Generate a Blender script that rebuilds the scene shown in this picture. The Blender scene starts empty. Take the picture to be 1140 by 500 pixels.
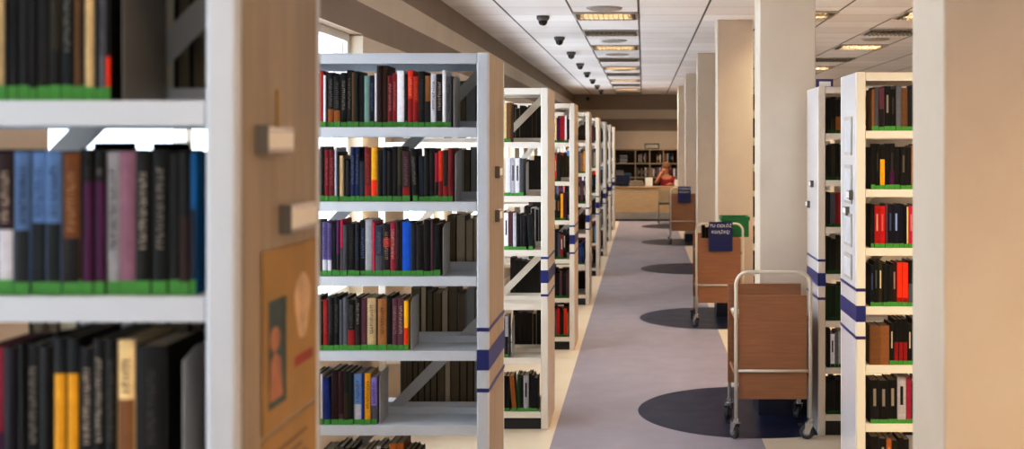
import bpy, bmesh, math, random
from mathutils import Vector, Matrix
random.seed(7)
PI = math.pi
CH = 1.84                     # eye height
F = 1300.0
C = bpy.data.collections.new('library'); bpy.context.scene.collection.children.link(C)
scene = bpy.context.scene

# ------------------------------------------------------------------ helpers
def lin(c):
    return tuple(((v/255.0)/12.92 if v/255.0 <= .04045 else ((v/255.0+.055)/1.055)**2.4) for v in c)

MATS = {}
def mat(name, rgb, rough=.5, metal=0, noise=0.0, nscale=8, emit=None, es=0, stretch=None, spec=.5, bump=0):
    if name in MATS: return MATS[name]
    m = bpy.data.materials.new(name); m.use_nodes = True
    nt = m.node_tree; b = nt.nodes['Principled BSDF']
    col = (*lin(rgb), 1)
    b.inputs['Roughness'].default_value = rough; b.inputs['Metallic'].default_value = metal
    b.inputs['Specular IOR Level'].default_value = spec
    b.inputs['Base Color'].default_value = col
    if noise or bump:
        tc = nt.nodes.new('ShaderNodeTexCoord'); mp = nt.nodes.new('ShaderNodeMapping')
        mp.inputs['Scale'].default_value = stretch or (1, 1, 1)
        n = nt.nodes.new('ShaderNodeTexNoise'); n.inputs['Scale'].default_value = nscale; n.inputs['Detail'].default_value = 6
        nt.links.new(tc.outputs['Object'], mp.inputs['Vector']); nt.links.new(mp.outputs['Vector'], n.inputs['Vector'])
        r = nt.nodes.new('ShaderNodeValToRGB')
        r.color_ramp.elements[0].position = .3; r.color_ramp.elements[1].position = .7
        r.color_ramp.elements[0].color = tuple(v*(1-noise) for v in col[:3])+(1,)
        r.color_ramp.elements[1].color = tuple(min(1, v*(1+noise)) for v in col[:3])+(1,)
        nt.links.new(n.outputs['Fac'], r.inputs['Fac']); nt.links.new(r.outputs['Color'], b.inputs['Base Color'])
        if bump:
            bp = nt.nodes.new('ShaderNodeBump'); bp.inputs['Strength'].default_value = bump; bp.inputs['Distance'].default_value = .002
            nt.links.new(n.outputs['Fac'], bp.inputs['Height']); nt.links.new(bp.outputs['Normal'], b.inputs['Normal'])
    if emit:
        b.inputs['Emission Color'].default_value = (*lin(emit), 1); b.inputs['Emission Strength'].default_value = es
    MATS[name] = m
    return m

def vcol_mat(name, rough, noise=.12):
    m = bpy.data.materials.new(name); m.use_nodes = True
    nt = m.node_tree; b = nt.nodes['Principled BSDF']; b.inputs['Roughness'].default_value = rough
    a = nt.nodes.new('ShaderNodeVertexColor'); a.layer_name = 'Col'
    tc = nt.nodes.new('ShaderNodeTexCoord'); n = nt.nodes.new('ShaderNodeTexNoise'); n.inputs['Scale'].default_value = 60; n.inputs['Detail'].default_value = 4
    mr = nt.nodes.new('ShaderNodeMapRange'); mr.inputs['To Min'].default_value = 1-noise*2.5; mr.inputs['To Max'].default_value = 1+noise*2.5
    mx = nt.nodes.new('ShaderNodeMix'); mx.data_type = 'RGBA'; mx.blend_type = 'MULTIPLY'; mx.inputs['Factor'].default_value = 1
    nt.links.new(tc.outputs['Object'], n.inputs['Vector']); nt.links.new(n.outputs['Fac'], mr.inputs['Value'])
    nt.links.new(a.outputs['Color'], mx.inputs['A']); nt.links.new(mr.outputs['Result'], mx.inputs['B'])
    nt.links.new(mx.outputs['Result'], b.inputs['Base Color']); b.inputs['Specular IOR Level'].default_value = .25
    return m
M_COVER = vcol_mat('book_cover', .55); M_TITLE = vcol_mat('printed_title', .4, 0)

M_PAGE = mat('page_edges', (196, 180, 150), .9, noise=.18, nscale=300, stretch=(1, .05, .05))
M_PAGED = mat('shaded_page_edges', (112, 98, 76), .9, noise=.2, nscale=300, stretch=(1, .05, .05))  # shade from the shelves put into the colour of far-side pages
M_PAGEG = mat('grey_page_edges', (150, 152, 150), .9, noise=.15, nscale=300, stretch=(1, .05, .05))
M_GREEN = mat('green_spine_tape', (62, 142, 46), .5, noise=.1, nscale=40)
M_WHITE = mat('white_painted_steel', (196, 203, 212), .4, noise=.02, nscale=3)
M_CREAM = mat('cream_painted_steel', (216, 209, 198), .4, noise=.02, nscale=3)
M_WOOD_SIDE = mat('beige_wood_panel', (160, 143, 120), .5, noise=.12, nscale=5, stretch=(6, 6, .6))
M_CREAM_SIDE = mat('cream_laminate', (226, 204, 172), .4, noise=.03, nscale=5, stretch=(6, 6, .6))
M_GLOSS_SIDE = mat('glossy_white_panel', (222, 221, 224), .16, noise=.02, nscale=3)
M_GREYST = mat('grey_steel', (182, 184, 186), .4, noise=.04, nscale=6)
M_DARKST = mat('dark_bookend', (112, 108, 102), .45, noise=.04, nscale=6)
M_NAVY = mat('navy_tape', (24, 36, 112), .4, noise=.05, nscale=10)
M_PLINTH = mat('plinth_black', (30, 30, 32), .6, noise=.1)
M_COLUMN = mat('column_plaster', (218, 206, 190), .75, noise=.03, nscale=4, bump=.15)
M_NAVYBASE = mat('navy_skirting', (22, 30, 52), .4, noise=.1)
M_TROLLEY = mat('trolley_wood', (158, 108, 72), .45, noise=.13, nscale=5, stretch=(1.0, 1.0, 14))
M_TUBE = mat('trolley_tube', (214, 208, 196), .3, noise=.03)
M_CHROME = mat('caster_chrome', (190, 190, 192), .25, metal=.9, noise=.03)
M_TYRE = mat('rubber_tyre', (60, 62, 66), .6, noise=.1)
M_HUBC = mat('wheel_hub', (140, 142, 146), .4, noise=.05)
M_SIGN = mat('navy_sign', (16, 30, 92), .35, noise=.05)
M_SIGNTXT = mat('sign_white', (235, 235, 235), .5)
M_BLACK = mat('black_plastic', (22, 22, 24), .35, noise=.1)
M_DKDOME = mat('smoked_dome', (18, 18, 20), .12, noise=.05)
M_DESK = mat('desk_birch', (178, 152, 112), .5, noise=.1, nscale=4, stretch=(1, 1, 10))
M_DESKTOP = mat('desk_top', (150, 120, 80), .4, noise=.08, nscale=4)
M_STEELKICK = mat('brushed_steel', (172, 166, 156), .35, metal=.7, noise=.1, nscale=5)
M_CASEWOOD = mat('shelf_wood', (152, 132, 104), .5, noise=.08)
M_CASEBACK = mat('shelf_back', (54, 44, 36), .7, noise=.1)
M_PAPER = mat('paper_white', (228, 226, 220), .7, noise=.03)
M_CLEAR = mat('acrylic_holder', (206, 200, 196), .15, noise=.05)
M_CHROMEFR = mat('chair_leg', (120, 116, 112), .35, metal=.6, noise=.03)
M_LOUVER = mat('louver_metal', (140, 130, 114), .35, metal=.5, noise=.05)
M_TUBELIGHT = mat('tube_glow', (255, 245, 230), .4, emit=(255, 240, 218), es=.75)
M_VENT = mat('vent_paint', (176, 168, 160), .5, noise=.04)
M_CRATE = mat('green_plastic', (24, 122, 62), .4, noise=.06)

class MB:
    """collects geometry for one mesh"""
    def __init__(s): s.bm = bmesh.new(); s.cl = s.bm.loops.layers.color.new('Col')
    def _paint(s, faces, col, mi):
        for f in faces:
            f.material_index = mi
            if col:
                for l in f.loops: l[s.cl] = (*lin(col), 1)
    def box(s, x0, x1, y0, y1, z0, z1, col=None, mi=0):
        v = [s.bm.verts.new(p) for p in ((x0,y0,z0),(x1,y0,z0),(x1,y1,z0),(x0,y1,z0),(x0,y0,z1),(x1,y0,z1),(x1,y1,z1),(x0,y1,z1))]
        fs = [s.bm.faces.new([v[i] for i in q]) for q in ((3,2,1,0),(4,5,6,7),(0,1,5,4),(1,2,6,5),(2,3,7,6),(3,0,4,7))]
        s._paint(fs, col, mi); return s
    def poly(s, pts, col=None, mi=0):
        f = s.bm.faces.new([s.bm.verts.new(p) for p in pts]); s._paint([f], col, mi); return s
    def prism(s, pts, ax, a, b, col=None, mi=0):
        """pts: 2-D outline, extruded along axis ax from a to b"""
        def mk(p, t):
            return (t, p[0], p[1]) if ax == 0 else ((p[0], t, p[1]) if ax == 1 else (p[0], p[1], t))
        A = [s.bm.verts.new(mk(p, a)) for p in pts]; B = [s.bm.verts.new(mk(p, b)) for p in pts]
        n = len(pts); fs = [s.bm.faces.new(A), s.bm.faces.new(B[::-1])]
        for i in range(n): fs.append(s.bm.faces.new([A[i], B[i], B[(i+1) % n], A[(i+1) % n]]))
        s._paint(fs, col, mi); return s
    def cyl(s, c, r, h, ax=2, n=24, r2=None, col=None, mi=0):
        r2 = r if r2 is None else r2
        rings = []
        for rr, t in ((r, 0), (r2, h)):
            ring = []
            for i in range(n):
                a = 2*PI*i/n; p = [0, 0, 0]; p[ax] = t; p[(ax+1) % 3] = rr*math.cos(a); p[(ax+2) % 3] = rr*math.sin(a)
                ring.append(s.bm.verts.new(Vector(c)+Vector(p)))
            rings.append(ring)
        fs = [s.bm.faces.new(rings[0][::-1]), s.bm.faces.new(rings[1])]
        for i in range(n): fs.append(s.bm.faces.new([rings[0][i], rings[0][(i+1) % n], rings[1][(i+1) % n], rings[1][i]]))
        s._paint(fs, col, mi); return s
    def tube(s, pts, r, n=12, col=None, mi=0):
        pts = [Vector(p) for p in pts]; rings = []
        for k, p in enumerate(pts):
            d = (pts[min(k+1, len(pts)-1)]-pts[max(k-1, 0)]).normalized()
            up = Vector((0, 1, 0)) if abs(d.y) < .9 else Vector((1, 0, 0))
            a = d.cross(up).normalized(); b = d.cross(a).normalized()
            rings.append([s.bm.verts.new(p+a*r*math.cos(2*PI*i/n)+b*r*math.sin(2*PI*i/n)) for i in range(n)])
        fs = [s.bm.faces.new(rings[0]), s.bm.faces.new(rings[-1][::-1])]
        for k in range(len(rings)-1):
            for i in range(n): fs.append(s.bm.faces.new([rings[k][i], rings[k+1][i], rings[k+1][(i+1) % n], rings[k][(i+1) % n]]))
        s._paint(fs, col, mi); return s
    def lathe(s, prof, c=(0,0,0), n=32, mi=0, col=None):
        rings = []
        for r, z in prof:
            rings.append([s.bm.verts.new((c[0]+max(r,1e-4)*math.cos(2*PI*i/n), c[1]+max(r,1e-4)*math.sin(2*PI*i/n), c[2]+z)) for i in range(n)])
        fs = []
        for k in range(len(rings)-1):
            for i in range(n): fs.append(s.bm.faces.new([rings[k][i], rings[k][(i+1) % n], rings[k+1][(i+1) % n], rings[k+1][i]]))
        s._paint(fs, col, mi); return s
    def mesh(s, name):
        bmesh.ops.recalc_face_normals(s.bm, faces=s.bm.faces)
        me = bpy.data.meshes.new(name); s.bm.to_mesh(me); s.bm.free(); return me
    def build(s, name, m, parent=None, loc=(0,0,0), bevel=0, smooth=False, rot=None):
        me = s.mesh(name)
        for mm in (m if isinstance(m, (list, tuple)) else [m]): me.materials.append(mm)
        if smooth:
            for p in me.polygons: p.use_smooth = True
        o = bpy.data.objects.new(name, me); C.objects.link(o); o.location = loc
        if rot: o.rotation_euler = rot
        if parent: o.parent = parent
        if bevel:
            b = o.modifiers.new('bevel', 'BEVEL'); b.width = bevel; b.segments = 2; b.limit_method = 'ANGLE'
        return o

def tag(o, label=None, cat=None, group=None, kind=None):
    if label: o['label'] = label
    if cat: o['category'] = cat
    if group: o['group'] = group
    if kind: o['kind'] = kind
    return o
def empty(name, loc, label, cat, group=None, rz=0):
    o = bpy.data.objects.new(name, None); C.objects.link(o); o.location = loc; o.rotation_euler.z = rz
    o.empty_display_size = .1
    return tag(o, label, cat, group)
def copy_tree(o, parent=None):
    c = o.copy(); C.objects.link(c)
    if parent: c.parent = parent
    for ch in list(o.children): copy_tree(ch, c)
    return c
ORD = ['zeroth','first','second','third','fourth','fifth','sixth','seventh','eighth','ninth','tenth','eleventh','twelfth','thirteenth',
       'fourteenth','fifteenth','sixteenth','seventeenth','eighteenth','nineteenth','twentieth','twenty-first','twenty-second','twenty-third',
       'twenty-fourth','twenty-fifth','twenty-sixth','twenty-seventh','twenty-eighth','twenty-ninth','thirtieth','thirty-first','thirty-second','thirty-third',
       'thirty-fourth','thirty-fifth','thirty-sixth']

# ------------------------------------------------------------------ room
XL, XR, YB, YF, ZC = -1.86, 6.0, 31.2, -3.2, CH+1.32
def nodes_of(name):
    m = bpy.data.materials.new(name); m.use_nodes = True; nt = m.node_tree
    return m, nt, nt.nodes['Principled BSDF']
def math_n(nt, op, a, b=None, c=None):
    n = nt.nodes.new('ShaderNodeMath'); n.operation = op
    for i, v in enumerate((a, b, c)):
        if v is None: continue
        if isinstance(v, (int, float)): n.inputs[i].default_value = v
        else: nt.links.new(v, n.inputs[i])
    return n.outputs[0]
def mix_n(nt, f, a, b):
    n = nt.nodes.new('ShaderNodeMix'); n.data_type = 'RGBA'
    if isinstance(f, (int, float)): n.inputs['Factor'].default_value = f
    else: nt.links.new(f, n.inputs['Factor'])
    for k, v in (('A', a), ('B', b)):
        if isinstance(v, tuple): n.inputs[k].default_value = (*lin(v), 1)
        else: nt.links.new(v, n.inputs[k])
    return n.outputs['Result']
CIRC_Y = [3.5, 8.06, 12.35, 17.2, 21.8, 26.0]
def floor_mat():
    m, nt, b = nodes_of('linoleum_floor')
    tc = nt.nodes.new('ShaderNodeTexCoord'); sx = nt.nodes.new('ShaderNodeSeparateXYZ'); nt.links.new(tc.outputs['Object'], sx.inputs[0])
    x, y = sx.outputs[0], sx.outputs[1]
    mid = math_n(nt, 'MULTIPLY', math_n(nt, 'GREATER_THAN', x, -.565), math_n(nt, 'LESS_THAN', x, .74))
    n = nt.nodes.new('ShaderNodeTexNoise'); n.inputs['Scale'].default_value = 2.2; n.inputs['Detail'].default_value = 8; nt.links.new(tc.outputs['Object'], n.inputs['Vector'])
    grey = mix_n(nt, n.outputs['Fac'], (140, 138, 150), (157, 154, 166))
    cream = mix_n(nt, n.outputs['Fac'], (205, 192, 172), (222, 210, 192))
    col = mix_n(nt, mid, cream, grey)
    dmin = None
    for cy in CIRC_Y:
        dx = math_n(nt, 'SUBTRACT', x, .74); dy = math_n(nt, 'SUBTRACT', y, cy)
        d = math_n(nt, 'SQRT', math_n(nt, 'ADD', math_n(nt, 'MULTIPLY', dx, dx), math_n(nt, 'MULTIPLY', dy, dy)))
        dmin = d if dmin is None else math_n(nt, 'MINIMUM', dmin, d)
    inc = math_n(nt, 'LESS_THAN', dmin, .775)
    navy = mix_n(nt, n.outputs['Fac'], (16, 24, 50), (24, 33, 62))
    col = mix_n(nt, inc, col, navy)
    nt.links.new(col, b.inputs['Base Color'])
    b.inputs['Roughness'].default_value = .33; b.inputs['Specular IOR Level'].default_value = .14
    n2 = nt.nodes.new('ShaderNodeTexNoise'); n2.inputs['Scale'].default_value = 5; nt.links.new(tc.outputs['Object'], n2.inputs['Vector'])
    nt.links.new(math_n(nt, 'MULTIPLY_ADD', n2.outputs['Fac'], .16, .26), b.inputs['Roughness'])
    return m
def ceil_mat():
    m, nt, b = nodes_of('ceiling_tiles')
    tc = nt.nodes.new('ShaderNodeTexCoord'); sx = nt.nodes.new('ShaderNodeSeparateXYZ'); nt.links.new(tc.outputs['Object'], sx.inputs[0])
    x, y = sx.outputs[0], sx.outputs[1]
    fx = math_n(nt, 'FRACT', math_n(nt, 'DIVIDE', math_n(nt, 'ADD', x, 20*.665+.71), .665))
    lx = math_n(nt, 'LESS_THAN', math_n(nt, 'ABSOLUTE', math_n(nt, 'SUBTRACT', fx, .5)), .485)   # 1 inside tile
    fy = math_n(nt, 'FRACT', math_n(nt, 'DIVIDE', math_n(nt, 'ADD', y, 10.0), .665))
    ly = math_n(nt, 'LESS_THAN', math_n(nt, 'ABSOLUTE', math_n(nt, 'SUBTRACT', fy, .5)), .485)
    n = nt.nodes.new('ShaderNodeTexNoise'); n.inputs['Scale'].default_value = 90; nt.links.new(tc.outputs['Object'], n.inputs['Vector'])
    wn = nt.nodes.new('ShaderNodeTexWhiteNoise'); wn.noise_dimensions = '2D'
    cb = nt.nodes.new('ShaderNodeCombineXYZ')
    nt.links.new(math_n(nt, 'FLOOR', math_n(nt, 'DIVIDE', math_n(nt, 'ADD', x, 20*.665+.71), .665)), cb.inputs[0])
    nt.links.new(math_n(nt, 'FLOOR', math_n(nt, 'DIVIDE', math_n(nt, 'ADD', y, 10.0), .665)), cb.inputs[1])
    nt.links.new(cb.outputs[0], wn.inputs['Vector'])
    tile = mix_n(nt, wn.outputs['Value'], (226, 223, 224), (240, 238, 240))
    c = mix_n(nt, ly, (182, 177, 175), tile)
    c = mix_n(nt, lx, (84, 80, 80), c)
    nt.links.new(c, b.inputs['Base Color']); b.inputs['Roughness'].default_value = .8
    bp = nt.nodes.new('ShaderNodeBump'); bp.inputs['Strength'].default_value = .1; nt.links.new(n.outputs['Fac'], bp.inputs['Height']); nt.links.new(bp.outputs['Normal'], b.inputs['Normal'])
    return m
def wall_mat(name, b0=2.77, b1=2.945, b2=2.555):
    m, nt, b = nodes_of(name)
    tc = nt.nodes.new('ShaderNodeTexCoord'); sx = nt.nodes.new('ShaderNodeSeparateXYZ'); nt.links.new(tc.outputs['Object'], sx.inputs[0])
    z = sx.outputs[2]
    n = nt.nodes.new('ShaderNodeTexNoise'); n.inputs['Scale'].default_value = 3; n.inputs['Detail'].default_value = 5; nt.links.new(tc.outputs['Object'], n.inputs['Vector'])
    dark = mix_n(nt, n.outputs['Fac'], (134, 118, 102), (148, 130, 112)); light = mix_n(nt, n.outputs['Fac'], (196, 184, 168), (210, 198, 180))
    s1 = math_n(nt, 'MULTIPLY', math_n(nt, 'GREATER_THAN', z, b0), math_n(nt, 'LESS_THAN', z, b1))
    s2 = math_n(nt, 'LESS_THAN', z, b2)
    f = math_n(nt, 'MAXIMUM', s1, s2)
    nt.links.new(mix_n(nt, f, dark, light), b.inputs['Base Color']); b.inputs['Roughness'].default_value = .8
    return m
M_WALL = wall_mat('striped_wall'); M_WALLP = mat('cream_wall', (206, 194, 174), .8, noise=.03)

MB().box(XL-.2, XR, YF, YB, -.1, 0).build('floor', floor_mat())['kind'] = 'structure'
MB().box(XL-.2, XR, YF, YB, ZC, ZC+.1).build('ceiling', ceil_mat())['kind'] = 'structure'
MB().box(XL-.2, XR, YB, YB+.1, 0, ZC).build('wall_back', wall_mat('back_wall_paint', 2.5, 2.75, 2.18))['kind'] = 'structure'
MB().box(XR, XR+.1, YF, YB, 0, ZC).build('wall_right', M_WALLP)['kind'] = 'structure'
MB().box(XL-.2, XR, YF-.1, YF, 0, ZC).build('wall_front', M_WALLP)['kind'] = 'structure'
# left wall with window openings
wins = [(-2.6, -.4, 2.565), (.4, 2.7, 2.565), (3.65, 7.75, 2.565), (8.5, 10.9, 2.42), (11.6, 13.9, 2.42), (14.6, 16.9, 2.42), (17.6, 19.9, 2.42), (20.6, 22.9, 2.42), (23.6, 27.0, 2.42)]
wb = MB(); SILL = .85
prev = YF
for a, b, t in wins:
    wb.box(XL-.2, XL, prev, a, 0, ZC); wb.box(XL-.2, XL, a, b, 0, SILL); wb.box(XL-.2, XL, a, b, t, ZC); prev = b
wb.box(XL-.2, XL, prev, YB, 0, ZC)
wb.build('wall_left', M_WALL)['kind'] = 'structure'
def glass_mat():
    m, nt, b = nodes_of('window_glass')
    b.inputs['Base Color'].default_value = (.93, .97, 1, 1); b.inputs['Roughness'].default_value = .02
    b.inputs['Transmission Weight'].default_value = 1; b.inputs['IOR'].default_value = 1.02
    return m
M_GLASS = glass_mat()
M_FRAMEW = mat('window_frame_white', (225, 225, 224), .4, noise=.02)
for i, (a, b, t) in enumerate(wins):
    f = MB(); w = .05; x0, x1 = XL-.15, XL-.09
    f.box(x0, x1, a, b, SILL, SILL+w); f.box(x0, x1, a, b, t-w, t); f.box(x0, x1, a, a+w, SILL+w, t-w); f.box(x0, x1, b-w, b, SILL+w, t-w)
    k = 2 if b-a < 3 else 3
    for j in range(1, k):
        y = a+(b-a)*j/k; f.box(x0, x1, y-w/2, y+w/2, SILL+w, t-w)
    fo = f.build('window_%d' % (i+1), M_FRAMEW); fo['kind'] = 'structure'
    MB().box(XL-.125, XL-.12, a+w, b-w, SILL+w, t-w).build('pane', M_GLASS, fo)

# ------------------------------------------------------------------ lights
def area(name, loc, rot, sx, sy, power, col):
    l = bpy.data.lights.new(name, 'AREA'); l.shape = 'RECTANGLE'; l.size = sx; l.size_y = sy; l.energy = power; l.color = col
    o = bpy.data.objects.new(name, l); C.objects.link(o); o.location = loc; o.rotation_euler = rot; return o
for i, (a, b, t) in enumerate(wins):     # daylight outside each window
    area('daylight', (XL-.45, (a+b)/2, 1.75), (0, -PI/2, 0), 2.1, (b-a)+.5, (15 if i < 2 else 29)*(b-a), (.86, .93, 1))
    area('bounce_fill', (XL-.5, (a+b)/2, .75), (0, -PI/2-math.radians(50), 0), 1.0, (b-a)+.3, 30*(b-a), (.95, .96, 1))  # upward fill added outside the windows to brighten the ceiling
# ceiling fixtures : frame, louver, tubes
def fixture_proto():
    r = empty('ceiling_light', (0, 0, 0), '', 'ceiling light', 'louvred ceiling lights')
    MB().box(-.33, .33, -.3, -.275, -.02, .0).box(-.33, .33, .275, .3, -.02, .0).box(-.33, -.305, -.275, .275, -.02, .0).box(.305, .33, -.275, .275, -.02, .0).build('frame', M_VENT, r)
    lv = MB()
    for k in range(12): x = -.28+k*.051; lv.box(x-.002, x+.002, -.27, .27, -.035, -.004)
    for y in (-.14, 0, .14): lv.box(-.3, .3, y-.003, y+.003, -.035, -.004)
    lv.build('louver', M_LOUVER, r)
    MB().box(-.3, .3, -.27, .27, -.0025, -.0005).build('reflector', mat('reflector_grey', (120, 112, 104), .35, metal=.4, noise=.05), r)
    for y in (-.13, .13):
        MB().cyl((-.27, y, -.014), .011, .54, ax=0, n=12).build('tube', M_TUBELIGHT, r)
    return r
fx = fixture_proto(); first = True
yA = [1.2, 4.0, 6.8, 9.4, 12.0, 13.8, 15.9, 18.2, 20.2, 22.0, 24.2, 26.0, 28.0, 30.0]
sees = {12.0: 'nearest visible', 13.8: 'second', 15.9: 'third', 18.2: 'fourth', 20.2: 'fifth', 22.0: 'sixth', 24.2: 'seventh', 26.0: 'eighth', 28.0: 'ninth', 30.0: 'tenth'}
cols = [(-.38, 'over the aisle', yA[4:]), (1.62, 'right of the aisle columns', [11.9]), (2.93, 'above the right bookcases', [11.9, 13.7, 15.8, 18.2, 20.2, 22.0])]
for cx, where, ys in cols:
    for k, y in enumerate(ys):
        o = fx if first else copy_tree(fx); first = False
        o.location = (cx, y, ZC)
        nth = 'only' if len(ys) == 1 else ORD[k+1]
        o['label'] = 'flat louvred ceiling light %s, %s going away from the camera' % (where, nth)
for cx, ys, p in [(-.38, [1.0, 5.0, 9.0], 9), (-.38, yA[4::2], 22), (.4, [26.8, 29.6], 33), (1.3, [1.2], 25), (1.62, [4.5], 50), (1.62, [9.5, 12], 26), (2.93, [1.5, 4.5, 8, 11.9, 15.8, 20.2, 26], 40)]:  # far-end pair and warm near-column lamp are added fill without fixtures
    for y in ys:
        area('fixture_and_fill_lamp', (cx, y, ZC-.004), (0, 0, 0), .5, .5, p, (1, .66, .37) if p == 25 else (1, .77, .54)).data.spread = math.radians(130)
area('room_window_light', (-.7, YF+.1, 1.9), (-PI/2, 0, 0), 2.2, 2.0, 20, (.82, .9, 1))  # added fill for the shelf fronts; the front wall has no window
w = bpy.data.worlds.new('world'); scene.world = w; w.use_nodes = True
w.node_tree.nodes['Background'].inputs[0].default_value = (.85, .92, 1, 1); w.node_tree.nodes['Background'].inputs[1].default_value = .9

# round vents and domes
vent0 = None
for k, y in enumerate([11.35, 14.9, 17.2, 20.8]):
    if vent0 is None:
        o = empty('ceiling_vent', (0, 0, 0), '', 'vent', 'round ceiling vents')
        MB().lathe([(.17, 0), (.17, -.012), (.14, -.02), (.13, -.008), (.1, -.022), (.09, -.008), (.06, -.024), (.0, -.02)]).build('diffuser', M_VENT, o, smooth=True)
        MB().lathe([(.178, 0), (.178, -.006), (.17, -.008)]).build('rim', M_GREYST, o)
        vent0 = o
    else: o = copy_tree(vent0)
    o.location = (-.38, y, ZC)
    o['label'] = 'round pale ceiling vent between the aisle lights, %s from the camera' % ORD[k+1]
o = copy_tree(vent0); o.location = (2.93, 14.7, ZC); o['label'] = 'round pale ceiling vent above the right bookcases'
dome0 = None
for k in range(8):
    y = 12.06+k*2.37
    if dome0 is None:
        o = empty('dome_camera', (0, 0, 0), '', 'ceiling camera', 'row of ceiling dome cameras')
        MB().lathe([(0, 0), (.066, 0), (.066, -.03), (.05, -.05), (0, -.05)], n=24).build('housing', mat('dome_housing', (84, 82, 82), .4, noise=.05), o, smooth=False)
        MB().lathe([(.047, -.05), (.047, -.06), (.04, -.083), (.025, -.098), (0, -.104)], n=24).build('dome', M_DKDOME, o, smooth=True)
        dome0 = o
    else: o = copy_tree(dome0)
    o.location = (-1.035, y, ZC)
    o['label'] = 'small black dome camera under the ceiling, %s' % ('nearest of the row' if k == 0 else 'farthest of the row' if k == 7 else ORD[k+1]+' from the nearest')
o = empty('wall_camera', (-1.47, YB, 3.03), 'tiny dark camera high on the striped back wall', 'camera')
MB().box(-.03, .03, -.06, 0, -.03, .03).build('bracket', M_BLACK, o); MB().cyl((0, -.2, 0), .05, .14, ax=1, n=16).build('camera_body', M_BLACK, o)

# ------------------------------------------------------------------ columns
cys = [3.07, 7.92, 12.42, 17.0, 21.9, 26.5]
cl = ['wide cream column nearest the camera at the right edge', 'cream column behind the nearest wooden trolley', 'warm cream column behind the middle trolley',
      'shaded grey-looking column, fourth from the camera', 'cream column behind the farthest trolley', 'farthest cream column beside the reception desk']
for k, y in enumerate(cys):
    o = MB().box(.79, 1.17, y, y+.36, .0, ZC).build('column', M_COLUMN, bevel=.008); tag(o, cl[k], 'column', 'square cream columns')
    s = MB(); s.box(.782, 1.178, y-.008, y+.368, 0, .15); s.build('skirting', M_NAVYBASE, o)['label'] = 'dark navy skirting'

# ------------------------------------------------------------------ books
PAL = dict(k=('black', (20, 20, 24)), K=('jet black', (17, 17, 20)), n=('navy', (30, 40, 84)), b=('blue', (44, 98, 164)), B=('bright blue', (44, 146, 208)), s=('slate blue', (96, 112, 134)),
           l=('light blue', (160, 186, 214)), r=('red', (194, 58, 60)), c=('crimson', (176, 42, 76)), m=('maroon', (104, 32, 56)), o=('orange', (240, 120, 50)), y=('yellow', (238, 208, 70)),
           h=('ochre', (196, 150, 78)), t=('tan', (190, 158, 116)), e=('cream', (224, 212, 186)), w=('white', (226, 226, 230)), g=('grey', (150, 152, 158)), G=('dark grey', (72, 72, 78)),
           d=('dark teal', (26, 58, 66)), D=('dark green', (26, 72, 46)), N=('green', (60, 122, 60)), u=('brown', (112, 74, 48)), U=('dark brown', (66, 48, 38)), p=('purple', (140, 24, 132)),
           P=('dark purple', (58, 38, 80)), i=('pink', (220, 96, 140)), x=('pale mauve', (196, 168, 182)), v=('mauve', (150, 110, 124)), L=('lilac', (176, 166, 206)), O=('olive', (110, 104, 62)), C=('cyan', (60, 160, 200)), q=('pale mint', (190, 210, 206)))
NIND = 0; AS_STUFF = False
STUFF = MB()
def parse(tok):
    # w main [/lower@pct] [*|%] [~h] [^lean] [_gap] [!nolabel]
    import re
    w_, a, lo, pc, rest = re.match(r'([\d.]+)([A-Za-z])(?:/([A-Za-z])(\d+))?(.*)$', tok).groups()
    h = re.search(r'~(\d+)', rest); le = re.search(r'\^(-?\d+)', rest)
    t = '*' if '*' in rest else '%' if '%' in rest else None
    return float(w_), a, lo, (int(pc)/100 if pc else 0), t, (int(h.group(1))/100 if h else None), float(le.group(1)) if le else 0.0, '!' in rest
TITLECOL = {'k': (225, 220, 210), 'K': (225, 220, 210), 'n': (190, 205, 230), 'w': (60, 60, 70), 'e': (70, 60, 110), 'g': (40, 40, 50), 'y': (40, 30, 20), 't': (80, 50, 30), 'q': (40, 60, 90), 'l': (30, 40, 90), 'L': (70, 40, 110)}
def shade(c, f): return tuple(max(0, min(255, v*f)) for v in c)
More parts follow.
